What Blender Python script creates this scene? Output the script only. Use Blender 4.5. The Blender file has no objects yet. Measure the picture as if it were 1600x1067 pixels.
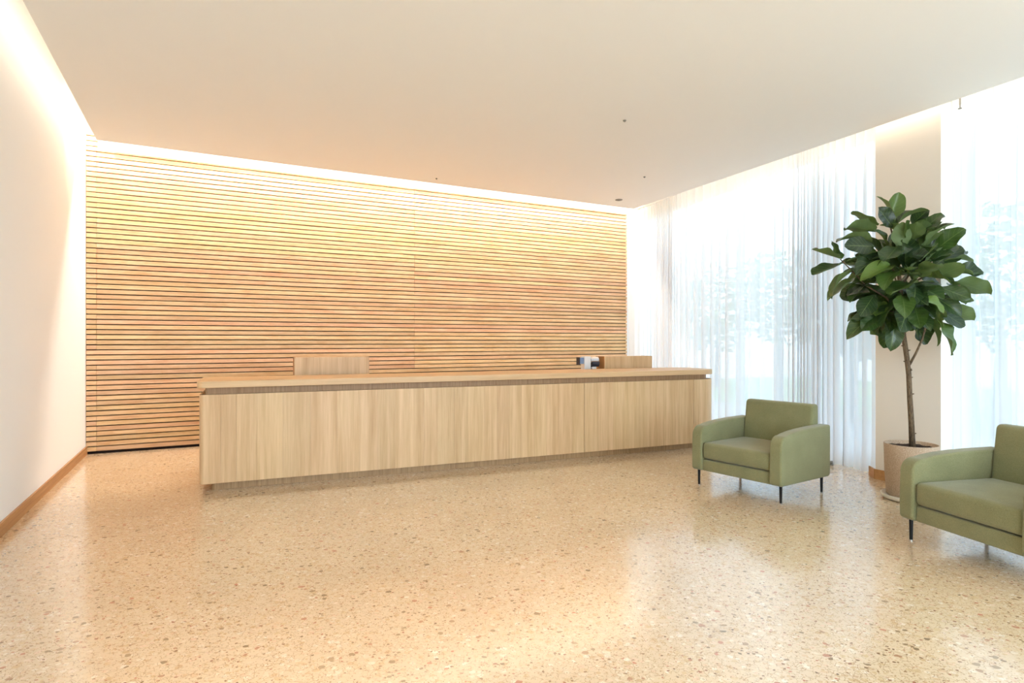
import bpy, bmesh, math, random
from mathutils import Vector, Matrix
R = random.Random(7)
S = bpy.context.scene
COL = S.collection
F, H = 930.0, 1.4            # focal length in pixels of a 1600x1067 frame, eye height
HZ = 533.5

# ------------------------------------------------------------------ camera, world, exposure
cd = bpy.data.cameras.new('camera'); cam = bpy.data.objects.new('camera', cd); COL.objects.link(cam)
cd.sensor_width = 36; cd.lens = F/1600*36; cam.location = (0, 0, H); cam.rotation_euler = (math.pi/2, 0, 0)
cd.clip_end = 300
S.camera = cam
S.view_settings.view_transform = 'Standard'; S.view_settings.look = 'None'
S.view_settings.gamma = 1; S.view_settings.use_curve_mapping = False
S.view_settings.exposure = 0.88
W = bpy.data.worlds.new('world'); S.world = W; W.use_nodes = True
wn = W.node_tree; wn.nodes.clear()
bg = wn.nodes.new('ShaderNodeBackground'); wo = wn.nodes.new('ShaderNodeOutputWorld')
tc = wn.nodes.new('ShaderNodeTexCoord'); sp = wn.nodes.new('ShaderNodeSeparateXYZ')
cr = wn.nodes.new('ShaderNodeValToRGB')
cr.color_ramp.elements[0].position = 0.45; cr.color_ramp.elements[0].color = (0.42, 0.44, 0.44, 1)
cr.color_ramp.elements[1].position = 0.56; cr.color_ramp.elements[1].color = (0.74, 0.87, 1.0, 1)
mp = wn.nodes.new('ShaderNodeMapRange'); mp.inputs['From Min'].default_value = -1
wn.links.new(tc.outputs['Generated'], sp.inputs[0]); wn.links.new(sp.outputs['Z'], mp.inputs['Value'])
wn.links.new(mp.outputs[0], cr.inputs[0]); wn.links.new(cr.outputs[0], bg.inputs[0])
bg.inputs[1].default_value = 6.0
wn.links.new(bg.outputs[0], wo.inputs[0])

# ------------------------------------------------------------------ helpers
def tag(o, label=None, cat=None, group=None, kind=None):
    if label: o['label'] = label
    if cat: o['category'] = cat
    if group: o['group'] = group
    if kind: o['kind'] = kind
    return o
def empty(name, loc=(0, 0, 0), rz=0.0):
    o = bpy.data.objects.new(name, None); COL.objects.link(o)
    o.location = loc; o.rotation_euler = (0, 0, rz); o.empty_display_size = .1
    return o
def link(name, me, mat=None, parent=None, loc=(0, 0, 0), rot=(0, 0, 0)):
    if mat and not me.materials: me.materials.append(mat)
    o = bpy.data.objects.new(name, me); COL.objects.link(o)
    o.location = loc; o.rotation_euler = rot
    if parent: o.parent = parent
    return o
def fin(name, bm, mat=None, parent=None, loc=(0, 0, 0), rot=(0, 0, 0), smooth=False):
    bmesh.ops.recalc_face_normals(bm, faces=bm.faces[:])
    me = bpy.data.meshes.new(name); bm.to_mesh(me); bm.free()
    if smooth:
        for p in me.polygons: p.use_smooth = True
    return link(name, me, mat, parent, loc, rot)
def box(bm, x0, x1, y0, y1, z0, z1):
    v = [bm.verts.new(p) for p in ((x0,y0,z0),(x1,y0,z0),(x1,y1,z0),(x0,y1,z0),(x0,y0,z1),(x1,y0,z1),(x1,y1,z1),(x0,y1,z1))]
    for f in ((0,3,2,1),(4,5,6,7),(0,1,5,4),(1,2,6,5),(2,3,7,6),(3,0,4,7)): bm.faces.new([v[i] for i in f])
def boxm(*a):
    bm = bmesh.new(); box(bm, *a); return bm
def prism(pts, z0, z1):
    bm = bmesh.new()
    a = [bm.verts.new((p[0], p[1], z0)) for p in pts]; b = [bm.verts.new((p[0], p[1], z1)) for p in pts]
    bm.faces.new(a[::-1]); bm.faces.new(b); n = len(pts)
    for i in range(n): bm.faces.new((a[i], a[(i+1) % n], b[(i+1) % n], b[i]))
    return bm
def bevel(o, w, seg=3, ang=30):
    m = o.modifiers.new('bevel', 'BEVEL'); m.width = w; m.segments = seg
    m.limit_method = 'ANGLE'; m.angle_limit = math.radians(ang)
    m.harden_normals = False
    return o
def smooth(o):
    for p in o.data.polygons: p.use_smooth = True
    return o
def tube(bm, pts, rads, n=8, cap=True):
    rings = []
    for i, p in enumerate(pts):
        p = Vector(p)
        t = (Vector(pts[min(i+1, len(pts)-1)]) - Vector(pts[max(i-1, 0)])).normalized()
        a = t.orthogonal().normalized() if i == 0 else (a - t*a.dot(t)).normalized()
        b = t.cross(a)
        rings.append([bm.verts.new(p + (a*math.cos(k*2*math.pi/n) + b*math.sin(k*2*math.pi/n))*rads[i]) for k in range(n)])
    for i in range(len(rings)-1):
        for k in range(n):
            bm.faces.new((rings[i][k], rings[i][(k+1) % n], rings[i+1][(k+1) % n], rings[i+1][k]))
    if cap: bm.faces.new(rings[0][::-1]); bm.faces.new(rings[-1])
def lathe(bm, prof, n=48):
    rings = []
    for r, z in prof:
        if r < 1e-5: rings.append([bm.verts.new((0, 0, z))]); continue
        rings.append([bm.verts.new((r*math.cos(k*2*math.pi/n), r*math.sin(k*2*math.pi/n), z)) for k in range(n)])
    for i in range(len(rings)-1):
        A, B = rings[i], rings[i+1]
        for k in range(n):
            k2 = (k+1) % n
            if len(A) == 1 and len(B) == 1: continue
            if len(A) == 1: bm.faces.new((A[0], B[k], B[k2]))
            elif len(B) == 1: bm.faces.new((A[k], A[k2], B[0]))
            else: bm.faces.new((A[k], A[k2], B[k2], B[k]))
def area(name, loc, tgt_dir, sx, sy, power, color, along=None):
    ld = bpy.data.lights.new(name, 'AREA'); ld.shape = 'RECTANGLE'; ld.size = sx; ld.size_y = sy
    ld.energy = power; ld.color = color
    o = bpy.data.objects.new(name, ld); COL.objects.link(o); o.location = loc
    z = -Vector(tgt_dir).normalized(); x = Vector(along).normalized(); x = (x - z*x.dot(z)).normalized(); y = z.cross(x)
    o.matrix_world = Matrix.Translation(loc) @ Matrix((x, y, z)).transposed().to_4x4()
    return o

# ------------------------------------------------------------------ materials
def lin(c):
    return tuple(((v/255)/12.92 if v/255 <= .04045 else ((v/255+.055)/1.055)**2.4) for v in c) + (1,)
def mat(name, color=(1, 1, 1, 1), rough=.5, **kw):
    m = bpy.data.materials.new(name); m.use_nodes = True
    b = m.node_tree.nodes['Principled BSDF']; b.inputs['Base Color'].default_value = color
    b.inputs['Roughness'].default_value = rough
    for k, v in kw.items(): b.inputs[k.replace('_', ' ')].default_value = v
    return m
def N(m, t, **kw):
    n = m.node_tree.nodes.new(t)
    for k, v in kw.items(): setattr(n, k, v)
    return n
def L(m, a, b): m.node_tree.links.new(a, b)
def ramp(m, fac, stops):
    r = N(m, 'ShaderNodeValToRGB'); e = r.color_ramp.elements
    while len(e) < len(stops): e.new(.5)
    for i, (p, c) in enumerate(stops): e[i].position = p; e[i].color = c
    L(m, fac, r.inputs[0]); return r.outputs[0]
def mixc(m, fac, a, b, blend='MIX'):
    n = N(m, 'ShaderNodeMix', data_type='RGBA', blend_type=blend)
    for k, v in ((0, fac), (6, a), (7, b)):
        if hasattr(v, 'links') or hasattr(v, 'is_output'): L(m, v, n.inputs[k])
        else: n.inputs[k].default_value = v
    return n.outputs[2]
def math_(m, op, a, b=0.0):
    n = N(m, 'ShaderNodeMath', operation=op)
    for k, v in ((0, a), (1, b)):
        if hasattr(v, 'is_output'): L(m, v, n.inputs[k])
        else: n.inputs[k].default_value = v
    return n.outputs[0]
def coords(m, scale=(1, 1, 1), rnd=True):
    t = N(m, 'ShaderNodeTexCoord'); mp = N(m, 'ShaderNodeMapping'); mp.inputs['Scale'].default_value = scale
    L(m, t.outputs['Object'], mp.inputs['Vector'])
    oi = N(m, 'ShaderNodeObjectInfo')
    if rnd:
        ad = N(m, 'ShaderNodeVectorMath', operation='ADD')
        cx = N(m, 'ShaderNodeCombineXYZ'); k = math_(m, 'MULTIPLY', oi.outputs['Random'], 57.0)
        L(m, k, cx.inputs[0]); L(m, k, cx.inputs[1]); L(m, k, cx.inputs[2])
        L(m, mp.outputs[0], ad.inputs[0]); L(m, cx.outputs[0], ad.inputs[1])
        return ad.outputs[0], oi.outputs['Random']
    return mp.outputs[0], oi.outputs['Random']
def noise(m, vec, scale, detail=3, rough=.55):
    n = N(m, 'ShaderNodeTexNoise'); n.inputs['Scale'].default_value = scale; n.inputs['Detail'].default_value = detail
    n.inputs['Roughness'].default_value = rough; L(m, vec, n.inputs['Vector']); return n.outputs[0]
def bump(m, h, strength=.2, dist=.002):
    b = N(m, 'ShaderNodeBump'); b.inputs['Strength'].default_value = strength; b.inputs['Distance'].default_value = dist
    L(m, h, b.inputs['Height']); L(m, b.outputs[0], m.node_tree.nodes['Principled BSDF'].inputs['Normal'])
def wood(name, light, dark, stretch, tint=.25, rough=.5, rnd=True, streak=(.38, .66)):
    """wood grain stretched along the axis with the small factor in `stretch`"""
    m = mat(name, rough=rough)
    v, rn = coords(m, stretch, rnd)
    n1 = noise(m, v, 1.0, 6, .62); n2 = noise(m, v, 6.0, 3, .6)
    g = math_(m, 'ADD', math_(m, 'MULTIPLY', n1, .7), math_(m, 'MULTIPLY', n2, .3))
    c = ramp(m, g, [(streak[0], lin(dark)), (streak[1], lin(light))])
    hs = N(m, 'ShaderNodeHueSaturation'); L(m, c, hs.inputs['Color'])
    w1 = N(m, 'ShaderNodeTexWhiteNoise', noise_dimensions='1D'); L(m, rn, w1.inputs['W'])
    val = math_(m, 'ADD', 1-tint/2, math_(m, 'MULTIPLY', w1.outputs['Value'], tint)); L(m, val, hs.inputs['Value'])
    hue = math_(m, 'ADD', .5-tint*.045, math_(m, 'MULTIPLY', rn, tint*.09)); L(m, hue, hs.inputs['Hue'])
    L(m, hs.outputs[0], m.node_tree.nodes['Principled BSDF'].inputs['Base Color'])
    bump(m, n2, .15, .001)
    return m

M_slat = wood('slat_wood', (234, 200, 158), (206, 160, 114), (2.2, 40, 20), .24, .5, True, (.36, .64))
M_oak = wood('oak_vertical', (224, 190, 145), (192, 152, 106), (13, 13, .5), .06, .42, True, (.34, .66))
M_oakh = wood('oak_horizontal', (222, 186, 140), (200, 160, 114), (.8, 26, 40), .05, .4, True, (.32, .62))
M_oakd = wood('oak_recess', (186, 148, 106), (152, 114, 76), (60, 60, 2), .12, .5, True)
M_oakb = wood('oak_brown', (178, 132, 84), (150, 106, 62), (6, 6, 1), .05, .5, True)
M_base = wood('oak_skirting', (196, 150, 98), (170, 122, 74), (1.2, 40, 40), .05, .45, True)
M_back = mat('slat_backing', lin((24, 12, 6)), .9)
M_wall = mat('wall_paint', lin((242, 241, 238)), .85)
v, _ = coords(M_wall, (1, 1, 1), False); bump(M_wall, noise(M_wall, v, 300, 2), .05, .0005)
M_ceil = mat('ceiling_paint', lin((246, 244, 240)), .9)
M_pill = mat('pillar_paint', lin((238, 232, 222)), .85)
M_black = mat('black_metal', lin((22, 22, 22)), .35, Metallic=.6)
M_foot = mat('foot_metal', lin((180, 176, 168)), .3, Metallic=1.0)
M_chrome = mat('chrome', lin((215, 215, 220)), .15, Metallic=1.0)
M_dark = mat('dark_plastic', lin((52, 54, 66)), .4)
M_white = mat('white_plastic', lin((232, 230, 228)), .4)
M_blue = mat('blue_grey_screen', lin((130, 150, 180)), .2)
M_grey = mat('grey_metal', lin((140, 138, 132)), .45, Metallic=.4)
M_frame = mat('window_frame_paint', lin((225, 226, 226)), .5)

def emis(name, color, s):
    m = bpy.data.materials.new(name); m.use_nodes = True; t = m.node_tree; t.nodes.clear()
    e = t.nodes.new('ShaderNodeEmission'); o = t.nodes.new('ShaderNodeOutputMaterial')
    e.inputs[0].default_value = color; e.inputs[1].default_value = s; t.links.new(e.outputs[0], o.inputs[0]); return m
WARM = (1.0, .85, .69)
M_glow = emis('band_glow', (1.0, .92, .80, 1), 1.8)

# terrazzo
def terrazzo():
    m = mat('terrazzo', rough=.2)
    b = m.node_tree.nodes['Principled BSDF']
    v, _ = coords(m, (1, 1, 1), False)
    w = noise(m, v, 22, 3); wv = N(m, 'ShaderNodeVectorMath', operation='MULTIPLY_ADD')
    nz = N(m, 'ShaderNodeTexNoise'); nz.inputs['Scale'].default_value = 30; L(m, v, nz.inputs['Vector'])
    L(m, nz.outputs['Color'], wv.inputs[0]); wv.inputs[1].default_value = (.022, .022, .022); L(m, v, wv.inputs[2])
    vec = wv.outputs[0]
    base = ramp(m, noise(m, v, .9, 3), [(.35, lin((226, 200, 164))), (.65, lin((236, 212, 178)))])
    col = base
    specs = [  # scale, cell selection, size threshold, colour stops
        (30, .55, .50, [(0, lin((246, 230, 204))), (.35, lin((226, 198, 158))), (.6, lin((214, 182, 140))), (.8, lin((238, 204, 172))), (1, lin((250, 238, 216)))]),
        (70, .40, .42, [(0, lin((218, 186, 146))), (.4, lin((244, 226, 198))), (.7, lin((206, 170, 130))), (1, lin((234, 206, 170)))]),
        (46, .11, .36, [(0, lin((156, 122, 86))), (.45, lin((132, 102, 70))), (.75, lin((204, 132, 104))), (1, lin((108, 86, 60)))]),
        (21, .09, .34, [(0, lin((138, 114, 84))), (.6, lin((176, 150, 116))), (1, lin((206, 136, 108)))]),
        (120, .07, .42, [(0, lin((150, 112, 76))), (1, lin((176, 136, 96)))]),
    ]
    hs = []
    for i, (sc, sel, th, st) in enumerate(specs):
        mpn = N(m, 'ShaderNodeMapping'); mpn.inputs['Location'].default_value = (i*3.7, i*1.3, i*.21)
        mpn.inputs['Rotation'].default_value = (0, 0, i*.9); mpn.inputs['Scale'].default_value = (1, 1.1, 0)
        L(m, vec, mpn.inputs['Vector'])
        vo = N(m, 'ShaderNodeTexVoronoi', voronoi_dimensions='2D'); vo.inputs['Scale'].default_value = sc
        L(m, mpn.outputs[0], vo.inputs['Vector'])
        sc_ = N(m, 'ShaderNodeSeparateColor'); L(m, vo.outputs['Color'], sc_.inputs[0])
        pick = math_(m, 'LESS_THAN', sc_.outputs[0], sel)
        rr = math_(m, 'MULTIPLY', math_(m, 'ADD', math_(m, 'MULTIPLY', sc_.outputs[1], .6), .4), th)
        ins = math_(m, 'LESS_THAN', vo.outputs['Distance'], rr)
        k = math_(m, 'MULTIPLY', pick, ins)
        cc = ramp(m, sc_.outputs[2], st)
        col = mixc(m, k, col, cc)
    # fine dark joints between packed chips
    for sc, wd, nsc, nth, amt in ((40, .045, 9, .50, .6), (24, .028, 7, .53, .7), (66, .05, 12, .60, .6)):
        ve = N(m, 'ShaderNodeTexVoronoi', feature='DISTANCE_TO_EDGE', voronoi_dimensions='2D'); ve.inputs['Scale'].default_value = sc
        mq = N(m, 'ShaderNodeMapping'); mq.inputs['Scale'].default_value = (1, 1.05, 0); mq.inputs['Location'].default_value = (sc, 0, 0)
        L(m, vec, mq.inputs['Vector']); L(m, mq.outputs[0], ve.inputs['Vector'])
        ed = math_(m, 'LESS_THAN', ve.outputs['Distance'], wd)
        pat = math_(m, 'GREATER_THAN', noise(m, v, nsc*3, 3), nth)
        col = mixc(m, math_(m, 'MULTIPLY', math_(m, 'MULTIPLY', ed, pat), amt), col, lin((160, 122, 84)))
    big = ramp(m, noise(m, v, 1.7, 4), [(.3, (.95, .94, .93, 1)), (.7, (1.03, 1.02, 1.0, 1))])
    col = mixc(m, 1.0, col, big, 'MULTIPLY')
    L(m, col, b.inputs['Base Color'])
    rg = N(m, 'ShaderNodeMapRange'); rg.inputs['To Min'].default_value = .17; rg.inputs['To Max'].default_value = .27
    L(m, noise(m, v, 6, 4), rg.inputs['Value']); L(m, rg.outputs[0], b.inputs['Roughness']); b.inputs['Coat Weight'].default_value = .75; b.inputs['Coat Roughness'].default_value = .13; b.inputs['Coat IOR'].default_value = 1.6
    b.inputs['IOR'].default_value = 1.5
    return m
M_terr = terrazzo()

def fabric():
    m = mat('sage_fabric', rough=.95)
    b = m.node_tree.nodes['Principled BSDF']
    v, _ = coords(m, (1, 1, 1), True)
    n = noise(m, v, 260, 3, .7); n2 = noise(m, v, 5, 2)
    g = math_(m, 'ADD', math_(m, 'MULTIPLY', n, .75), math_(m, 'MULTIPLY', n2, .25))
    L(m, ramp(m, g, [(.3, lin((112, 110, 74))), (.7, lin((152, 150, 110)))]), b.inputs['Base Color'])
    b.inputs['Sheen Weight'].default_value = .25; b.inputs['Sheen Roughness'].default_value = .5
    b.inputs['Specular IOR Level'].default_value = .2
    bump(m, n, .35, .0015); return m
M_fab = fabric()

def pot_mat():
    m = mat('pot_clay', rough=.7); b = m.node_tree.nodes['Principled BSDF']
    v, _ = coords(m, (1, 1, 1), True); n = noise(m, v, 160, 2, .7)
    L(m, ramp(m, n, [(.3, lin((172, 144, 118))), (.5, lin((192, 166, 140))), (.68, lin((218, 198, 174)))]), b.inputs['Base Color'])
    bump(m, n, .2, .001); return m
M_pot = pot_mat()
M_saucer = mat('saucer_ceramic', lin((236, 228, 212)), .45)
def soil():
    m = mat('soil', rough=1); b = m.node_tree.nodes['Principled BSDF']
    v, _ = coords(m); n = noise(m, v, 60, 5, .7)
    L(m, ramp(m, n, [(.3, lin((28, 18, 12))), (.7, lin((78, 54, 40)))]), b.inputs['Base Color']); bump(m, n, 1, .02); return m
M_soil = soil()
def bark():
    m = mat('bark', rough=.85); b = m.node_tree.nodes['Principled BSDF']
    v, _ = coords(m, (1, 1, .4)); n = noise(m, v, 70, 4, .7)
    L(m, ramp(m, n, [(.3, lin((62, 48, 34))), (.7, lin((126, 104, 78)))]), b.inputs['Base Color']); bump(m, n, .6, .004); return m
M_bark = bark()
def leaf_mat():
    m = mat('fig_leaf', rough=.3); b = m.node_tree.nodes['Principled BSDF']
    uv = N(m, 'ShaderNodeUVMap'); s = N(m, 'ShaderNodeSeparateXYZ'); L(m, uv.outputs[0], s.inputs[0])
    ax = math_(m, 'ABSOLUTE', math_(m, 'SUBTRACT', s.outputs[0], .5))
    mid = math_(m, 'LESS_THAN', ax, .018)
    # side veins rise outwards from the midrib
    q = math_(m, 'FRACT', math_(m, 'MULTIPLY', math_(m, 'SUBTRACT', s.outputs[1], math_(m, 'MULTIPLY', ax, .55)), 7.0))
    side = math_(m, 'LESS_THAN', math_(m, 'ABSOLUTE', math_(m, 'SUBTRACT', q, .5)), .05)
    ve = math_(m, 'MAXIMUM', mid, math_(m, 'MULTIPLY', side, .55))
    oi = N(m, 'ShaderNodeObjectInfo')
    c = ramp(m, oi.outputs['Random'], [(0, lin((26, 44, 26))), (.5, lin((38, 60, 34))), (.8, lin((60, 86, 40))), (1, lin((104, 128, 56)))])
    geo = N(m, 'ShaderNodeNewGeometry')
    c = mixc(m, geo.outputs['Backfacing'], c, lin((98, 118, 72)))
    c = mixc(m, math_(m, 'MULTIPLY', ve, .6), c, lin((122, 142, 84)))
    L(m, c, b.inputs['Base Color'])
    rr = math_(m, 'ADD', .28, math_(m, 'MULTIPLY', geo.outputs['Backfacing'], .35)); L(m, rr, b.inputs['Roughness'])
    bump(m, ve, .4, .002)
    # a little light comes through the leaf
    tr = N(m, 'ShaderNodeBsdfTranslucent'); tr.inputs[0].default_value = lin((120, 150, 50))
    mx = N(m, 'ShaderNodeMixShader'); mx.inputs[0].default_value = .12
    out = m.node_tree.nodes['Material Output']
    L(m, b.outputs[0], mx.inputs[1]); L(m, tr.outputs[0], mx.inputs[2]); L(m, mx.outputs[0], out.inputs[0])
    return m
M_leaf = leaf_mat()
def sheer():
    m = bpy.data.materials.new('sheer_voile'); m.use_nodes = True; t = m.node_tree; t.nodes.clear()
    o = t.nodes.new('ShaderNodeOutputMaterial')
    tr = t.nodes.new('ShaderNodeBsdfTransparent'); tl = t.nodes.new('ShaderNodeBsdfTranslucent'); df = t.nodes.new('ShaderNodeBsdfDiffuse')
    tl.inputs[0].default_value = (.88, .90, .92, 1); df.inputs[0].default_value = (.93, .93, .93, 1)
    tr.inputs[0].default_value = (.97, .98, 1, 1)
    lw = t.nodes.new('ShaderNodeLayerWeight'); lw.inputs[0].default_value = .35
    mr = t.nodes.new('ShaderNodeMapRange'); mr.inputs['To Min'].default_value = .80; mr.inputs['To Max'].default_value = .98
    t.links.new(lw.outputs['Facing'], mr.inputs['Value'])
    a = t.nodes.new('ShaderNodeMixShader'); a.inputs[0].default_value = .42
    t.links.new(tl.outputs[0], a.inputs[1]); t.links.new(df.outputs[0], a.inputs[2])
    b = t.nodes.new('ShaderNodeMixShader'); t.links.new(mr.outputs[0], b.inputs[0])
    t.links.new(tr.outputs[0], b.inputs[1]); t.links.new(a.outputs[0], b.inputs[2]); t.links.new(b.outputs[0], o.inputs[0])
    return m
M_sheer = sheer()
def glass(name, tint):
    m = bpy.data.materials.new(name); m.use_nodes = True; t = m.node_tree; t.nodes.clear()
    o = t.nodes.new('ShaderNodeOutputMaterial'); tr = t.nodes.new('ShaderNodeBsdfTransparent'); gl = t.nodes.new('ShaderNodeBsdfGlossy')
    tr.inputs[0].default_value = tint; gl.inputs['Roughness'].default_value = .02
    mx = t.nodes.new('ShaderNodeMixShader'); mx.inputs[0].default_value = .06
    t.links.new(tr.outputs[0], mx.inputs[1]); t.links.new(gl.outputs[0], mx.inputs[2]); t.links.new(mx.outputs[0], o.inputs[0]); return m
M_glass = glass('dimming_glass', (.56, .585, .605, 1)); M_glassc = glass('clear_glass', (.95, .97, .97, 1))  # first glass: grey tint added to dim daylight reaching the curtains

# ------------------------------------------------------------------ room frame
C = Vector((-5.30, 7.41, 0))                      # corner of the left wall and the slatted wall
d = Vector((.8884, .4590, 0)); e = Vector((-.4590, .8884, 0))   # along the slatted wall / along the left wall, away from the eye
nR = Vector((.911, .4127, 0)); eR = Vector((-.4127, .911, 0))   # right ceiling edge: outward normal and direction away
ZC = 3.54                                         # lowered ceiling
ZU = 4.24                                         # upper ceiling above the back cove
ZS = 3.99                                         # top of side coves
REAR = -3.6
rzW = math.atan2(d.y, d.x)
def isect(p, q, a, b):                            # p + s q meets a + t b
    D = q.x*b.y - q.y*b.x
    s = ((a.x-p.x)*b.y - (a.y-p.y)*b.x)/D
    return p + q*s
def s_of_u(u, base=C, dr=d):                      # distance along the slatted wall seen at column u
    k = (u-800)/F
    return (k*base.y - base.x)/(dr.x - k*dr.y)
# right wall: far bay line, near bay line
A = Vector((3.86, 6.30, 0)); B = Vector((2.17, 11.25, 0)); q = (A-B).normalized(); qn = Vector((-q.y, q.x, 0))
if qn.x < 0: qn = -qn                             # outward
wall_off = .20
FB = isect(C, d, B + qn*wall_off, q)              # corner slat wall / right wall
DN = 6.02                                         # near curtain plane distance
P_near0 = nR*(DN+wall_off)
kink = isect(FB, q, P_near0, eR)
L_rear = C + e*((REAR - C.dot(e)))
R_rear = isect(L_rear, d, P_near0, eR)

def wall_slab(name, p0, p1, z0, z1, th, out, m, **kw):
    """a straight wall from p0 to p1 with thickness towards `out`"""
    bm = prism([(p0.x, p0.y), (p1.x, p1.y), (p1.x+out.x*th, p1.y+out.y*th), (p0.x+out.x*th, p0.y+out.y*th)], z0, z1)
    return tag(fin(name, bm, m), kind='structure')

fl = fin('floor', prism([(p.x, p.y) for p in (L_rear-d*.3-e*.3, R_rear+d*.3-e*.3, kink+nR*.3, FB+d*.3+e*.3, C-d*.3+e*.3)], -.12, 0), M_terr)
tag(fl, kind='structure')
wall_slab('wall_left', L_rear - e*.3, C + e*.3, 0, ZU+.1, .2, -d, M_wall)
wb = wall_slab('wall_back', C - d*.2, FB + d*.3, 0, ZU+.1, .2, e, M_wall)
wall_slab('wall_rear', L_rear - d*.2, R_rear + d*.3, 0, .06, .2, -e, M_wall)
wall_slab('wall_rear', L_rear - d*.2, R_rear + d*.3, 3.70, ZU+.1, .2, -e, M_wall)
wall_slab('wall_rear', L_rear - d*.2, L_rear + d*.5, .06, 3.70, .2, -e, M_wall)
wall_slab('wall_rear', R_rear - d*.4, R_rear + d*.3, .06, 3.70, .2, -e, M_wall)

# lowered ceiling raft
eL0 = Vector((-3.053, 3.730, 0)); eLd = e
cb = Vector((-4.412, 6.322, 0))
cornBR = isect(cb, d, nR*5.755, eR)
cornRR = isect(L_rear + e*.0, d, nR*5.755, eR)
cornLR = isect(L_rear, d, eL0, eLd)
ceil = fin('ceiling', prism([(p.x, p.y) for p in (cb, cornBR, cornRR, cornLR)], ZC, ZC+.06), M_ceil)
tag(ceil, kind='structure')
# upper ceilings: side coves low, back cove high
up = prism([(p.x, p.y) for p in (C-d*.2+e*.2, FB+d*.3+e*.3, kink+nR*.3, R_rear+d*.3-e*.3, L_rear-d*.3-e*.3)], ZU, ZU+.1)
tag(fin('ceiling', up, M_ceil), kind='structure')
def strip(name, a, b, c, dd, z0, z1, m=M_ceil):
    return tag(fin(name, prism([(p.x, p.y) for p in (a, b, c, dd)], z0, z1), m), kind='structure')

# ------------------------------------------------------------------ slats on the back wall
SE = s_of_u(977)
lw = fin('slat_backing', boxm(0, SE, -.012, 0, 0, ZU-.01), M_back, wb, tuple(C), (0, 0, rzW))
lw.name = 'backing_board'
PITCH = .0633; SH = .0505; SD = .042
seams = [.004, s_of_u(152), s_of_u(646), SE]
smesh = {}
row = 0; z = .036
while z + SH < ZU:
    if R.random() < .2 and row > 4: cuts = [seams[0], seams[2], seams[3]]
    elif R.random() < .22: cuts = [seams[0], seams[1], seams[3]]
    else: cuts = seams
    for a, b in zip(cuts[:-1], cuts[1:]):
        key = (round(a, 3), round(b, 3))
        if key not in smesh:
            bm = boxm(0, b-a-.0018, -SD, 0, 0, SH)
            bmesh.ops.bevel(bm, geom=bm.edges[:], offset=.0022, segments=1, affect='EDGES')
            bmesh.ops.recalc_face_normals(bm, faces=bm.faces[:])
            me = bpy.data.meshes.new('slat'); bm.to_mesh(me); bm.free(); me.materials.append(M_slat); smesh[key] = me
        p = C + d*a - e*(.012 + R.uniform(0, .0015))
        o = link('slat', smesh[key], None, wb, (p.x, p.y, z + R.uniform(-.0007, .0007)), (0, 0, rzW))
    z += PITCH; row += 1
sk = fin('black_plinth', boxm(0, SE, -.03, -.012, 0, .03), M_back, wb, tuple(C), (0, 0, rzW)); sk['label'] = 'black skirting strip under the slats'
# glowing strip added to give the slat tops their blown-out white band
glow = fin('glow_strip', boxm(s_of_u(151.5)+.02, SE, -.078, -.058, 3.79, 3.96), M_glow, None, tuple(C), (0, 0, rzW))
tag(glow, 'long glowing white strip added for the bright band above the slatted wood wall', 'light')
# skirtings
tag(fin('baseboard_left', boxm(0, (L_rear-C).length, 0, .016, 0, .10), M_base, None, tuple(L_rear), (0, 0, math.atan2(e.y, e.x))), kind='structure')
bpy.data.objects['baseboard_left'].location = tuple(L_rear + d*.0165)

# cove lamps
mid = C - e*.36 + d*(SE/2)
mid = C - e*.17 + d*(SE/2)
area('cove_lamp_back', (mid.x, mid.y, 4.12), e*.12 + Vector((0, 0, -1)), SE-.1, .06, 150, (1.0, .93, .85), d)
fs = fin('light_shield', boxm(.02, SE, -.33, -.31, 3.89, ZU), M_ceil, wb, tuple(C), (0, 0, rzW))  # unseen board added to keep the lamp's reflection off the floor
mid = (cb + cornBR)/2 - e*.02
area('cove_lamp_raft', (mid.x, mid.y, 3.66), e + Vector((0, 0, .05)), (cornBR-cb).length-.1, .05, 32, WARM, d)
ml = (C + L_rear)/2 + d*.30
area('cove_lamp_left', (ml.x, ml.y, 3.80), -d + Vector((0, 0, .0)), (C-L_rear).length-.1, .28, 19, WARM, e)
mr_ = (cornBR + cornRR)/2 + nR*-.02
area('cove_lamp_right', (mr_.x, mr_.y, 3.74), nR + Vector((0, 0, -.05)), (cornBR-cornRR).length, .2, 26, WARM, eR)

# ------------------------------------------------------------------ right wall, windows, pillar
WZ0, WZ1 = .06, 3.70
def bay(p0, p1, out, name_i, nmull, gm=None):
    """sill band, head band and mullioned window from p0 (far) to p1 (near)"""
    dr = (p1-p0).normalized(); ln = (p1-p0).length
    ang = math.atan2(dr.y, dr.x)
    root = empty('window_%d' % name_i, tuple(p0), ang); tag(root, kind='structure')
    sgn = 1 if Vector((-dr.y, dr.x, 0)).dot(out) > 0 else -1
    def bx(x0, x1, y0, y1, z0, z1): return boxm(x0, x1, min(sgn*y0, sgn*y1), max(sgn*y0, sgn*y1), z0, z1)
    bm = bx(0, ln, .02, .09, WZ0, WZ0+.06); box(bm, 0, ln, min(sgn*.02, sgn*.09), max(sgn*.02, sgn*.09), WZ1-.06, WZ1)
    fin('window_frame', bm, M_frame, root)
    w = ln/nmull
    for i in range(nmull+1):
        x = min(max(i*w, .025), ln-.025)
        fin('mullion', bx(x-.025, x+.025, .02, .09, WZ0+.06, WZ1-.06), M_frame, root)
        if i < nmull: fin('pane', bx(i*w+.026, (i+1)*w-.026, .05, .056, WZ0+.06, WZ1-.06), gm or M_glass, root)
far_end = FB + q*.28
piF = nR*5.885
def onpill(u, D):                                  # point of plane D (normal nR) seen at column u
    k = (u-800)/F; Y = D/(nR.x*k + nR.y); return Vector((k*Y, Y, 0))
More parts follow.
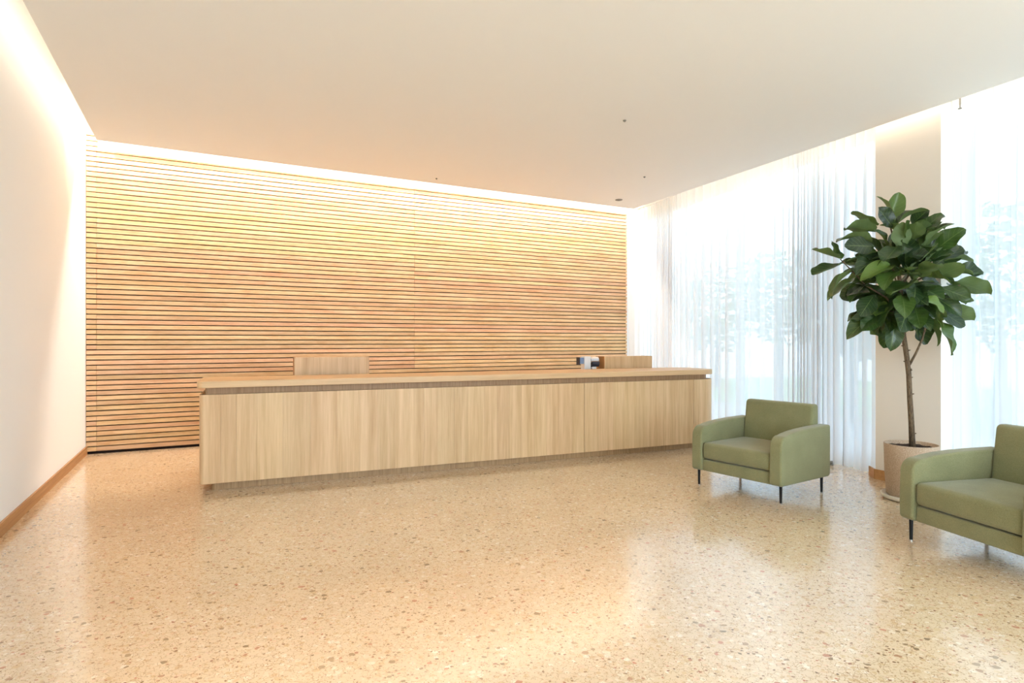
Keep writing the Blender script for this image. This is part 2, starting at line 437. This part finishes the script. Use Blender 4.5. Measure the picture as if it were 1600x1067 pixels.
pc0 = onpill(1368, 5.885); pc1 = onpill(1470, 5.885); pch = onpill(1359.5, 5.885+.10)
wall_near_far = kink
# wall stubs, head and sill
def seg(name, p0, p1, out, z0, z1): return wall_slab(name, p0, p1, z0, z1, .2, out, M_wall)
s1a = far_end; s1b = isect(FB, q, pc0 + q*.08, qn)
s2a = isect(P_near0, eR, pc1 + eR*.05, nR); s2b = R_rear
seg('wall_right', FB - q*.0, s1a, qn, 0, ZU+.1)
seg('wall_right', s1a, s1b, qn, 0, WZ0); seg('wall_right', s1a, s1b, qn, WZ1, ZU+.1)
seg('wall_right', s2a, s2b, nR, 0, WZ0); seg('wall_right', s2a, s2b, nR, WZ1, ZU+.1)
bay(s1a, s1b, qn, 1, 4)
bay(s2a, s2b, nR, 2, 7)
bay(L_rear + d*.5, R_rear - d*.4, -e, 3, 6, M_glassc)  # unseen rear glazing, added to supply daylight from behind the camera
# pillar between the two bays
pill = prism([(p.x, p.y) for p in (pc0, pc1, pc1 + nR*.55, pc0 + nR*.55)], 0, ZU)
tag(fin('wall_pillar', pill, M_pill), kind='structure')
pb = empty('baseboard_right'); tag(pb, kind='structure')
def bb(p0, p1, ext=.0):
    dr = (p1-p0).normalized(); n = Vector((dr.y, -dr.x, 0))
    if n.dot(nR) > 0: n = -n
    a, b = p0, p1
    bm = prism([(p.x, p.y) for p in (a, b, b+n*.014, a+n*.014)], 0, .10)
    fin('skirting_board', bm, M_base, pb)
bb(pch, pc0 ); bb(pc0, pc1)
tag(fin('baseboard_rear', boxm(0, (R_rear-L_rear).length, .001, .016, 0, .10), M_base, None, tuple(L_rear), (0, 0, rzW)), kind='structure')

# ------------------------------------------------------------------ curtains
def curtain(label, p0, p1, out, seed, wave=.15, puddle=0.0):
    r = random.Random(seed)
    dr = (p1-p0).normalized(); ln = (p1-p0).length; zt, zb = 3.80, .012
    nx = int(ln/.0105); nz = 22
    # pleat phase with irregular widths
    ph = []; a = 0
    fr = []; 
    for i in range(nx+1):
        x = i/nx*ln
        w = wave*(1 + .55*math.sin(x*1.7+seed) + .35*math.sin(x*4.3+seed*2))
        w = max(w, .05)
        a += (ln/nx)/w*2*math.pi; ph.append(a)
    amp = [(.042 + .020*math.sin(i/nx*ln*2.3+seed*3) + .010*math.sin(i/nx*ln*7.1)) for i in range(nx+1)]
    bm = bmesh.new(); g = []
    for j in range(nz+1):
        t = j/nz; z = zt + (zb-zt)*t; rowv = []
        for i in range(nx+1):
            x = i/nx*ln
            gather = .55 + .45*min(1, t*3)
            drift = .35*math.sin(t*2.1 + x*.8 + seed)*t
            y = amp[i]*gather*(math.sin(ph[i]+drift) + .35*math.sin(2.3*ph[i]+1.1+drift*2))
            zz = z
            if j == nz: zz = zb + .006*abs(math.sin(ph[i]*.5))
            if puddle and x > ln-.55 and t > .93:
                k = (x-(ln-.55))/.55; y -= .03*k*(t-.93)/.07*(1+.5*math.sin(x*60))
            xx = x + .012*math.cos(ph[i]*2)*gather
            xx = min(max(xx, 0), ln)
            p = p0 + dr*xx + out*(y)
            rowv.append(bm.verts.new((p.x, p.y, zz)))
        g.append(rowv)
    for j in range(nz):
        for i in range(nx): bm.faces.new((g[j][i], g[j][i+1], g[j+1][i+1], g[j+1][i]))
    o = fin('curtain', bm, M_sheer, None, smooth=True)
    # hem
    tag(o, label, 'curtain')
    return o
k_ = (1368.5-800)/F; t_ = (k_*B.y - B.x)/(q.x - k_*q.y); c1 = B + q*t_
curtain('white sheer floor-length curtain between the slatted wall and the pillar', B + q*.10, c1, qn, 3, puddle=1)
c2a = nR*DN + eR*((pc1).dot(eR) - .01)
curtain('white sheer floor-length curtain to the right of the pillar', c2a, nR*DN + eR*(R_rear.dot(eR)+.6), nR, 8, .13)
# curtain rails
def rail(p0, p1, label):
    dr = p1-p0
    o = fin('curtain_rail', boxm(0, dr.length, -.012, .012, 3.80, 3.83), M_frame, None, tuple(p0), (0, 0, math.atan2(dr.y, dr.x)))
    tag(o, label, 'rail')
    for k in range(5):
        x = dr.length*(k+.5)/5; fin('rail_bracket', boxm(x-.01, x+.01, -.01, .01, 3.83, ZU), M_frame, o)
rail(B + q*.17, c1, 'white curtain rail over the sheer curtain beside the slatted wall')
rail(c2a, nR*DN + eR*(R_rear.dot(eR)+.5), 'white curtain rail over the sheer curtain right of the pillar')

# ------------------------------------------------------------------ outside: paving and garden trees seen through the sheers
M_pave = mat('outdoor_paving', lin((196, 194, 186)), .9)
M_lawn = mat('lawn', lin((120, 150, 84)), .95)
og = fin('ground_outside', prism([(p.x, p.y) for p in (kink+nR*.25-eR*11, kink+nR*16-eR*11, kink+nR*16+eR*16, FB+qn*.25+e*6, FB+qn*.25, kink+nR*.25)], -.14, -.02), M_pave); tag(og, kind='structure')
lw_ = fin('lawn', prism([(p.x, p.y) for p in (kink+nR*4-eR*8, kink+nR*14-eR*8, kink+nR*14+eR*14, kink+nR*4+eR*14)], -.02, .0), M_lawn); tag(lw_, 'green lawn strip beyond the curtained windows', 'grass', kind='stuff')
M_fol = mat('garden_foliage', lin((96, 132, 66)), .8)
v, _ = coords(M_fol); L(M_fol, ramp(M_fol, noise(M_fol, v, 5, 4, .7), [(.35, lin((52, 84, 40))), (.65, lin((150, 176, 84)))]), M_fol.node_tree.nodes['Principled BSDF'].inputs['Base Color'])
gts = [(1215, 10.2, 1.0, 3.4, 'pale garden tree showing faintly through the curtain left of the pillar', 5),
       (1330, 9.6, .9, 2.6, 'small bushy garden tree showing through the curtain edge beside the pillar', 6),
       (1120, 13.5, 1.3, 3.6, 'broad garden tree farthest away behind the desk end curtain', 9),
       (1560, 10.0, 1.1, 3.4, 'garden tree showing through the curtain right of the pillar', 12)]
for u, D, rad, ht, lab, sd in gts:
    p = onpill(u, D); r = random.Random(sd)
    t = empty('garden_tree', (p.x, p.y, 0)); tag(t, lab, 'tree', 'garden trees outside the windows')
    bm = bmesh.new(); tube(bm, [(0, 0, 0), (.04, 0, ht*.35), (0, .05, ht*.75)], [.09, .07, .03], 8); fin('trunk', bm, M_bark, t, smooth=True)
    bm = bmesh.new()
    for k in range(900):
        th = r.uniform(0, 2*math.pi); ph = math.acos(r.uniform(-1, 1)); rr = rad*r.uniform(.45, 1)
        c = Vector((rr*math.sin(ph)*math.cos(th), rr*math.sin(ph)*math.sin(th), ht*.68 + rr*1.05*math.cos(ph)*ht/3.4))
        a = Vector((r.uniform(-1, 1), r.uniform(-1, 1), r.uniform(-1, 1))).normalized(); b = a.orthogonal().normalized(); s = r.uniform(.07, .13)
        vs = [bm.verts.new(c + a*s), bm.verts.new(c + b*s*.6), bm.verts.new(c - a*s), bm.verts.new(c - b*s*.6)]; bm.faces.new(vs)
    fo = fin('foliage', bm, M_fol, t); fo['kind'] = 'stuff'

# ------------------------------------------------------------------ reception desk
F0 = Vector((-2.887, 5.49, 0)); F1 = Vector((2.72, 7.90, 0))
dt = (F1-F0).normalized(); dn = Vector((-dt.y, dt.x, 0)); rzD = math.atan2(dt.y, dt.x); DL = (F1-F0).length + .03
def sD(u): return s_of_u(u, F0, dt)
desk = empty('reception_desk', tuple(F0), rzD)
tag(desk, 'long pale oak reception desk with rounded ends in front of the slatted wall', 'desk')
def rrect(x0, x1, y0, y1, rl, rr, n=10):
    pts = []
    for cx, cy, r, a0 in ((x1-rr, y0+rr, rr, -90), (x1-rr, y1-rr, rr, 0), (x0+rl, y1-rl, rl, 90), (x0+rl, y0+rl, rl, 180)):
        for k in range(n+1):
            a = math.radians(a0 + 90*k/n); pts.append((cx + r*math.cos(a), cy + r*math.sin(a)))
    return pts
DW = .75; RR = .22; RL = .035
ZB, ZP, ZT0, ZT1 = .078, .905, .968, 1.03
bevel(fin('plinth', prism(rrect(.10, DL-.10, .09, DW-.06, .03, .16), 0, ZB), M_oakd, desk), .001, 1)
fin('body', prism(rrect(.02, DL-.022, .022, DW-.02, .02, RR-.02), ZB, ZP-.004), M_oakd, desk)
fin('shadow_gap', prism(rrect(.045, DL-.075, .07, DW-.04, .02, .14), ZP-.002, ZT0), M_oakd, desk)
o = fin('countertop', prism(rrect(-.02, DL+.0, -.012, DW, RL+.02, RR), ZT0, ZT1), M_oakh, desk); bevel(o, .003, 2, 40)
# vertical boards, measured joints; strong joints get an open gap
strong = [sD(u) for u in (913,)]
xs = [0.0]; x = RL
cuts = [RL] + [sD(u) for u in (345, 369.5, 402, 442, 485, 527, 562, 590, 618, 640, 662.5, 684, 709.5, 731, 757, 777, 795, 815, 834.5, 854, 874, 893.5, 913, 935, 958, 974.5, 995, 1015, 1036.5, 1060, 1084)]
for a, b in zip(cuts[:-1], cuts[1:]):
    ga = .0028 if min(abs(a-s) for s in strong) < .001 else .0003
    gb = .0028 if (min(abs(b-s) for s in strong) < .001 or b == cuts[-1]) else .0003
    bm = boxm(0, b-a-ga-gb, 0, .020, ZB, ZP)
    bmesh.ops.bevel(bm, geom=[ed for ed in bm.edges if abs(ed.verts[0].co.z-ed.verts[1].co.z) > .5], offset=.0006, segments=1, affect='EDGES')
    fin('front_board', bm, M_oak, desk, (a+ga, 0, 0))
def corner_panel(x0, y0, cx, cy, r, a0, a1, pre, post):
    """curved veneer panel: straight lead-in, arc, straight run"""
    P = [pre]
    for k in range(13):
        a = math.radians(a0 + (a1-a0)*k/12); P.append((cx + r*math.cos(a), cy + r*math.sin(a)))
    P.append(post)
    Q = []
    for i, p in enumerate(P):
        t = Vector(P[min(i+1, len(P)-1)]) - Vector(P[max(i-1, 0)]); t.normalize(); n = Vector((-t.y, t.x))
        Q.append((p[0] + n.x*.018, p[1] + n.y*.018))
    fin('end_panel', prism(P + Q[::-1], ZB, ZP), M_oak, desk)
corner_panel(0, 0, DL-RR, RR, RR, -90, 0, (cuts[-1]+.003, 0), (DL, DW-.02))
corner_panel(0, 0, RL, RL, RL, -180, -90, (0, DW-.02), (RL+.0005, 0))
# lower worktop on the staff side
bevel(fin('work_surface', boxm(.15, DL-.25, DW-.01, DW+.62, .70, .735), M_oakh, desk), .003, 1)
for x in (.2, 2.1, 4.0, DL-.32): fin('support_panel', boxm(x, x+.03, DW, DW+.58, 0, .70), M_oak, desk)

# upright oak units standing on the staff worktop
def unit(u0, u1, m, depth, zt, label):
    base = F0 + dn*m
    s0, s1 = s_of_u(u0, base, dt), s_of_u(u1, base, dt)
    p = base + dt*s0
    t = empty('screen_box', (p.x, p.y, .735), rzD); tag(t, label, 'box', 'oak screen boxes behind the counter')
    w = s1-s0; h = zt-.735
    fin('front_panel', boxm(.0005, w-.0005, 0, .02, 0, h), M_oakh if False else M_oak, t)
    fin('side_panel', boxm(0, .02, .0205, depth, 0, h), M_oakb, t); fin('side_panel', boxm(w-.02, w, .0205, depth, 0, h), M_oakb, t)
    fin('top_panel', boxm(.0205, w-.0205, .0205, depth, h-.022, h-.002), M_oak, t)
    fin('shelf', boxm(.0205, w-.0205, .0205, depth-.02, h*.4, h*.4+.018), M_oak, t)
unit(460, 577, .80, .26, 1.222, 'pale oak box standing behind the left part of the counter')
unit(945, 1019, .80, .24, 1.195, 'oak box with a brown side panel behind the right end of the counter')
# small desk device left of the second box
base = F0 + dn*.92
def at(u): return base + dt*s_of_u(u, base, dt)
p = at(918); dev = empty('card_machine', (p.x, p.y, .735), rzD)
tag(dev, 'small white desktop device with chrome roller and blue screen beside the brown-sided oak box', 'device')
o = fin('housing', boxm(-.07, .03, -.04, .06, 0, .46), M_white, dev); bevel(o, .006, 2)
bm = boxm(-.135, -.072, -.03, .04, .36, .445)
fin('screen', bm, M_blue, dev)
fin('screen_frame', boxm(-.15, -.136, -.035, .045, .35, .45), M_dark, dev)
bm = bmesh.new(); tube(bm, [(.032, .01, .40), (.16, .01, .40)], [.055, .055], 24); fin('roller', bm, M_chrome, dev, smooth=False)
bm = bmesh.new(); tube(bm, [(.05, .0, .365), (.162, .0, .365)], [.052, .052], 24); fin('roller_cover', bm, M_dark, dev)
bm = boxm(.06, .13, -.02, .04, 0, .34); fin('stand', bm, M_white, dev)

# ------------------------------------------------------------------ armchairs
def side_prism(pts, x0, x1):
    bm = bmesh.new()
    a = [bm.verts.new((x0, p[0], p[1])) for p in pts]; b = [bm.verts.new((x1, p[0], p[1])) for p in pts]
    bm.faces.new(a[::-1]); bm.faces.new(b); n = len(pts)
    for i in range(n): bm.faces.new((a[i], a[(i+1) % n], b[(i+1) % n], b[i]))
    return bm
def puff(bm, x0, x1, y0, y1, z0, z1, up=.012, fr=.010, nx=8, ny=8, nz=3):
    """box grid whose top and front bulge a little"""
    def P(i, j, k):
        x, y, z = i/nx, j/ny, k/nz
        bx = math.sin(math.pi*x); by = math.sin(math.pi*y); bz = math.sin(math.pi*z)
        return (x0+(x1-x0)*x + (x-.5)*2*.004*bz*by, y0+(y1-y0)*y - (1-y)*fr*bx**.5*bz if bx > 0 and bz > 0 else y0+(y1-y0)*y,
                z0+(z1-z0)*z + z*up*(max(bx, 0)**.5)*(max(by, 0)**.5))
    vs = {}
    def V(i, j, k):
        if (i, j, k) not in vs: vs[(i, j, k)] = bm.verts.new(P(i, j, k))
        return vs[(i, j, k)]
    for i in range(nx):
        for j in range(ny):
            for k in (0, nz): bm.faces.new((V(i, j, k), V(i+1, j, k), V(i+1, j+1, k), V(i, j+1, k)))
    for i in range(nx):
        for k in range(nz):
            for j in (0, ny): bm.faces.new((V(i, j, k), V(i+1, j, k), V(i+1, j, k+1), V(i, j, k+1)))
    for j in range(ny):
        for k in range(nz):
            for i in (0, nx): bm.faces.new((V(i, j, k), V(i, j+1, k), V(i, j+1, k+1), V(i, j, k+1)))
def armchair(loc, rz, label):
    t = empty('armchair', loc, rz); tag(t, label, 'chair', 'sage green armchairs')
    # arms: side outline (y, z) with sloping rounded top
    def arc(cy, cz, r, a0, a1, n=6): return [(cy + r*math.cos(math.radians(a0+(a1-a0)*k/n)), cz + r*math.sin(math.radians(a0+(a1-a0)*k/n))) for k in range(n+1)]
    out = arc(-.365, .195, .035, 180, 270, 4) + [(-.1, .158), (.2, .156)] + arc(.385, .19, .035, 270, 360, 4) + \
          [(.422, .35), (.424, .50)] + arc(.404, .612, .018, 0, 90, 3) + [(.30, .629), (.15, .627), (.0, .622), (-.13, .613), (-.24, .599)] + \
          arc(-.300, .492, .095, 85, 178, 8)[0:] + [(-.399, .40), (-.401, .28)]
    for sx in (-1, 1):
        o = fin('arm', side_prism(out, min(sx*.352, sx*.462), max(sx*.352, sx*.462)), M_fab, t)
        bevel(o, .047, 7, 50); smooth(o)
    # seat rail / base
    o = fin('seat_base', boxm(-.353, .353, -.372, .33, .160, .268), M_fab, t); bevel(o, .012, 3); smooth(o)
    bm = bmesh.new(); puff(bm, -.349, .349, -.383, .285, .276, .432)
    o = fin('seat_cushion', bm, M_fab, t); bevel(o, .030, 6, 55); smooth(o)
    # backrest, leaning slightly, from the base to above the arms
    bs = [(.262, .27), (.272, .44), (.292, .60), (.312, .76)] + arc(.352, .775, .037, 170, 90, 4) + [(.39, .812)] + arc(.397, .785, .026, 80, 0, 3) + [(.424, .70), (.420, .50), (.414, .20), (.30, .17)]
    bm = side_prism(bs, -.351, .351)
    o = fin('backrest', bm, M_fab, t); bevel(o, .040, 6, 50); smooth(o)
    # shoulder cover: the back reaches over the arms a little
    o = fin('back_panel', boxm(-.452, .452, .385, .416, .18, .606), M_fab, t); bevel(o, .012, 3); smooth(o)
    for sx in (-1, 1):
        for sy in (-1, 1):
            bm = bmesh.new(); tube(bm, [(0, 0, .012), (0, 0, .175)], [.0105, .0135], 16)
            lg = fin('leg', bm, M_black, t, (sx*.422, sy*.335, 0))
            bm = bmesh.new(); tube(bm, [(0, 0, 0), (0, 0, .0125)], [.0095, .0095], 12); fin('foot_cap', bm, M_foot, lg)
    return t
armchair((2.34, 5.647, 0), math.atan2(-.820, .572), 'sage green armchair standing between the desk end and the curtain')
armchair((3.223, 3.842, 0), math.atan2(-.974, .228), 'sage green armchair cut off by the right edge, in front of the potted tree')

# ------------------------------------------------------------------ potted fiddle leaf fig
PX, PY = 3.54, 5.28
pot = empty('plant_pot', (PX, PY, 0)); tag(pot, 'round speckled clay plant pot with soil, holding the fig tree', 'pot')
bm = bmesh.new(); lathe(bm, [(0, .03), (.178, .03), (.190, .045), (.202, .25), (.208, .488), (.206, .494), (.200, .494), (.197, .488), (.190, .44), (0, .44)], 64)
fin('shell', bm, M_pot, pot, smooth=True)
bm = bmesh.new(); r = random.Random(4)
rings = [(0, 0)]; lathe(bm, [(0, .468), (.06, .470), (.12, .463), (.17, .466), (.194, .462)], 32)
for v_ in bm.verts: v_.co.z += r.uniform(-.006, .008)
so = fin('soil', bm, M_soil, pot, smooth=True)
bm = bmesh.new(); lathe(bm, [(0, .004), (.195, 0), (.222, .012), (.232, .045), (.226, .048), (.216, .026), (0, .022)], 64)
sau = fin('saucer', bm, M_saucer, pot, smooth=True)

tree = empty('fiddle_leaf_fig', (PX, PY, .46)); tag(tree, 'tall fiddle leaf fig tree with a bushy dark crown in front of the pillar', 'plant')
k5 = PY/F
def tp(u, v, dy=0.0):                               # point near the trunk plane, relative to the tree's base
    Y = PY + dy; return Vector(((u-800)/F*Y - PX, dy, H - (v-HZ)/F*Y - .46))
bm = bmesh.new()
tr_pts = [tp(1425.5, 698), tp(1424, 660), tp(1421.5, 620), tp(1420, 585), tp(1416.5, 555), tp(1412, 525), tp(1409, 490), tp(1407, 450, .03), tp(1402, 405, .0), tp(1396, 360, .02)]
tr_r = [.026, .023, .0215, .021, .0205, .020, .019, .018, .013, .008]
tube(bm, tr_pts, tr_r, 12)
for k in range(14):                                 # leaf scars
    i = r.uniform(.3, 4.8); a = tr_pts[int(i)].lerp(tr_pts[int(i)+1], i % 1); an = r.uniform(0, 6.28)
    dv = Vector((math.cos(an), math.sin(an), .2)); tube(bm, [a + dv*.018, a + dv*.034], [.007, .003], 6)
fin('trunk', bm, M_bark, tree, smooth=True)
branches = [
    ([tp(1421, 570), tp(1431, 552, -.03), tp(1441, 530, -.05), tp(1452, 490, -.08), tp(1470, 460, -.1), tp(1500, 445, -.1)], .011),
    ([tp(1409, 495), tp(1385, 465, -.05), tp(1352, 445, -.1), tp(1332, 424, -.12), tp(1313, 405, -.13)], .010),
    ([tp(1408, 470), tp(1430, 440, .1), tp(1465, 420, .15), tp(1490, 400, .12)], .010),
    ([tp(1404, 430), tp(1380, 400, .1), tp(1355, 370, .1), tp(1345, 350, .08)], .009),
    ([tp(1402, 410), tp(1425, 385, -.1), tp(1445, 360, -.12)], .009),
    ([tp(1407, 460), tp(1400, 440, -.2), tp(1395, 420, -.32)], .010),
    ([tp(1408, 480), tp(1425, 470, -.2), tp(1440, 460, -.34)], .010),
    ([tp(1409, 500), tp(1390, 490, .15), tp(1370, 480, .25)], .010),
    ([tp(1406, 450), tp(1420, 430, .2), tp(1430, 410, .3)], .010),
    ([tp(1408, 490), tp(1385, 485, -.15), tp(1362, 480, -.22)], .009),
    ([tp(1398, 380), tp(1390, 350, -.02), tp(1386, 328, -.02)], .008),
]
for pts, rad in branches:
    bm = bmesh.new(); tube(bm, pts, [rad*(1-.55*i/(len(pts)-1)) for i in range(len(pts))], 8)
    fin('branch', bm, M_bark, tree, smooth=True)

def leaf_mesh(seed):
    r = random.Random(seed)
    bm = bmesh.new(); uvl = bm.loops.layers.uv.new('UVMap')
    Lg, nl, nw = 1.0, 12, 6
    bend = r.uniform(-.15, .38); fold = r.uniform(.05, .45); twist = r.uniform(-.35, .35); wav = r.uniform(.02, .05)
    g = []
    for j in range(nl+1):
        t = j/nl
        # fiddle outline: narrow waist near the base, broad tip
        w = .40*(math.sin(math.pi*min(1, (t*.93+.07))**.85)**.55)*(.62 + .55*t - .10*math.cos(t*6.28))
        if j == 0: w = .02
        if j == nl: w = .03
        a = -bend*t*t
        yc = Lg*t*math.cos(a*.6); zc = Lg*t*math.sin(a) 
        rowv = []
        for i in range(nw+1):
            s = i/nw*2-1
            x = s*w; z = zc + abs(s)**1.2*w*fold + wav*math.sin(t*13 + s*2 + seed)*abs(s)
            z += s*twist*t*w
            rowv.append((bm.verts.new((x, yc, z)), (i/nw, t)))
        g.append(rowv)
    for j in range(nl):
        for i in range(nw):
            q4 = (g[j][i], g[j][i+1], g[j+1][i+1], g[j+1][i])
            f = bm.faces.new([v[0] for v in q4]); f.smooth = True
            for lp, v in zip(f.loops, q4): lp[uvl].uv = v[1]
    # petiole
    me = bpy.data.meshes.new('leaf'); bm.to_mesh(me); bm.free(); me.materials.append(M_leaf); return me
LM = [leaf_mesh(i) for i in range(10)]
def add_leaf(base, direc, size, roll, k):
    y = direc.normalized(); up = Vector((0, 0, 1))
    up = Vector((r.uniform(-.3, .3), -r.uniform(.0, 1.1), 1)).normalized()
    z = (up - y*up.dot(y))
    z = z.normalized() if z.length > .05 else Vector((1, 0, 0))
    z = Matrix.Rotation(roll, 3, y) @ z
    x = y.cross(z).normalized()
    o = bpy.data.objects.new('leaf', LM[k % len(LM)]); COL.objects.link(o); o.parent = tree
    M = Matrix((x, y, z)).transposed().to_4x4(); M.translation = base
    wx = r.uniform(.68, 1.0); o.matrix_basis = M @ Matrix.Diagonal((size*wx, size, size, 1))
r = random.Random(21)
# leaves aimed from a twig point (u, v, depth) towards a tip (u, v, depth) read off the photograph
aimed = [
 # top
 (1392, 345, 0, 1384, 303, -.03), (1390, 345, .03, 1402, 304, .03), (1400, 352, -.05, 1440, 317, -.08), (1395, 355, -.1, 1372, 325, -.14),
 (1372, 352, -.1, 1333, 333, -.14), (1368, 362, -.05, 1320, 349, -.1), (1362, 378, -.1, 1309, 364, -.12), (1366, 385, -.16, 1322, 383, -.22),
 (1425, 350, -.05, 1448, 330, -.05), (1430, 372, -.1, 1468, 333, -.12), (1436, 362, -.05, 1474, 347, -.05), (1412, 372, -.2, 1413, 345, -.3),
 (1408, 378, -.26, 1420, 390, -.4), (1402, 385, -.25, 1383, 408, -.38), (1375, 392, -.15, 1326, 408, -.18), (1380, 398, -.2, 1340, 420, -.25),
 (1428, 382, -.15, 1478, 374, -.1), (1440, 378, .05, 1480, 372, .05),
 # left branch
 (1312, 404, -.13, 1271, 392, -.13), (1308, 402, -.13, 1302, 376, -.12), (1314, 405, -.13, 1313, 391, -.1), (1316, 412, -.13, 1271, 433, -.15),
 (1332, 424, -.12, 1292, 450, -.15), (1338, 432, -.12, 1297, 468, -.14), (1350, 444, -.1, 1326, 462, -.12),
 # right
 (1470, 400, .1, 1512, 388, .1), (1475, 408, .0, 1518, 400, .0), (1460, 415, .0, 1500, 385, .05), (1485, 425, -.05, 1534, 428, -.05), (1490, 440, -.1, 1546, 455, -.1),
 (1480, 432, -.1, 1515, 420, -.1), (1472, 450, -.1, 1505, 476, -.12), (1480, 445, -.05, 1514, 460, .0), (1478, 480, -.05, 1519, 500, -.05), (1465, 482, -.1, 1506, 510, -.1),
 (1462, 500, -.1, 1498, 552, -.12), (1452, 505, -.08, 1474, 535, -.12), (1470, 468, 0, 1500, 478, .05),
 # centre front
 (1420, 400, -.3, 1452, 400, -.4), (1440, 410, -.2, 1472, 425, -.3), (1400, 425, -.32, 1378, 440, -.45), (1410, 425, -.34, 1433, 420, -.5), (1395, 415, -.3, 1352, 425, -.35),
 (1425, 440, -.3, 1395, 460, -.5), (1430, 455, -.3, 1462, 450, -.42), (1440, 462, -.34, 1478, 486, -.42), (1410, 462, -.3, 1415, 487, -.45),
 (1420, 475, -.3, 1408, 515, -.42), (1430, 480, -.3, 1438, 512, -.45), (1440, 478, -.28, 1462, 495, -.38), (1405, 470, -.25, 1370, 498, -.3),
 # bottom
 (1385, 480, -.15, 1338, 505, -.16), (1375, 488, -.2, 1326, 517, -.2), (1372, 490, -.2, 1350, 516, -.24), (1395, 500, -.1, 1380, 543, -.14), (1398, 502, -.2, 1394, 545, -.24),
 (1380, 492, -.1, 1368, 523, -.1), (1365, 462, -.2, 1345, 492, -.25), (1430, 500, .05, 1440, 520, .1),
]
for k, (u0, v0, d0, u1, v1, d1) in enumerate(aimed):
    a = tp(u0, v0, d0); b = tp(u1, v1, d1); dv = b-a
    add_leaf(a, dv, dv.length*r.uniform(1.0, 1.08), r.uniform(-.7, .7), k)
# filling leaves around every branch tip and inside the crown
cen = tp(1408, 440)
for k in range(150):
    th = r.uniform(0, 2*math.pi); cz = r.uniform(-1, 1); rr = r.uniform(.1, .75)**.7
    sx, sy, sz = .40, .42, .50
    off = Vector((sx*rr*math.sqrt(1-cz*cz)*math.cos(th), sy*rr*math.sqrt(1-cz*cz)*math.sin(th), sz*rr*cz))
    base_ = cen + off
    dirv = off.normalized() + Vector((r.uniform(-.5, .5), r.uniform(-.5, .5), r.uniform(-.45, .35)))
    if off.z < -.25: dirv.z *= .4
    add_leaf(base_, dirv, r.uniform(.18, .28), r.uniform(-.8, .8), k+3)

# ------------------------------------------------------------------ small fittings
def onceil(u, v):
    Y = (ZC-H)*F/(HZ-v); return ((u-800)/F*Y, Y)
fits = [(976, 188, .016, 'small round ceiling fitting nearest the camera'), (1007, 276, .014, 'small round ceiling fitting nearest the curtains'),
        (682, 278.5, .012, 'tiny round ceiling fitting near the middle of the glowing strip'), (967, 312, .055, 'flat round ceiling disc near the far corner')]
for u, v, rd, lab in fits:
    x, y = onceil(u, v)
    bm = bmesh.new(); lathe(bm, [(0, -.0), (rd, 0), (rd, -.006), (rd*.7, -.012), (0, -.012)], 24)
    t = fin('ceiling_fitting', bm, M_grey, None, (x, y, ZC)); tag(t, lab, 'fitting', 'ceiling fittings')
    bm = bmesh.new(); lathe(bm, [(0, -.0125), (rd*.35, -.0125), (rd*.3, -.017), (0, -.018)], 16); fin('nozzle', bm, M_grey, t)
# sprinkler in the right cove
p = onpill(1500, 5.86); zz = H + (HZ-167)/F*p.y
t = empty('sprinkler', (p.x, p.y, zz)); tag(t, 'small sprinkler head in the light cove right of the pillar', 'sprinkler')
bm = bmesh.new(); tube(bm, [(0, 0, .02), (0, 0, ZU-zz)], [.007, .007], 10); fin('pipe', bm, M_grey, t)
bm = bmesh.new(); lathe(bm, [(0, -.018), (.016, -.016), (.016, -.012), (.005, -.01), (.005, .02), (0, .02)], 16); fin('deflector', bm, M_grey, t)
# door stop by the curtain
Y = (H-.035)*F/(722-HZ); px = (1299-800)/F*Y
t = empty('door_stop', (px, Y, 0)); tag(t, 'small grey metal door stop on the floor by the curtain behind the armchair', 'stopper')
bm = bmesh.new(); tube(bm, [(0, 0, 0), (0, 0, .02)], [.022, .018], 16); fin('base', bm, M_grey, t)
bm = bmesh.new(); tube(bm, [(-.03, .0, .035), (.02, 0, .035)], [.017, .017], 16); fin('bumper', bm, M_grey, t)
bpy.context.view_layer.update()
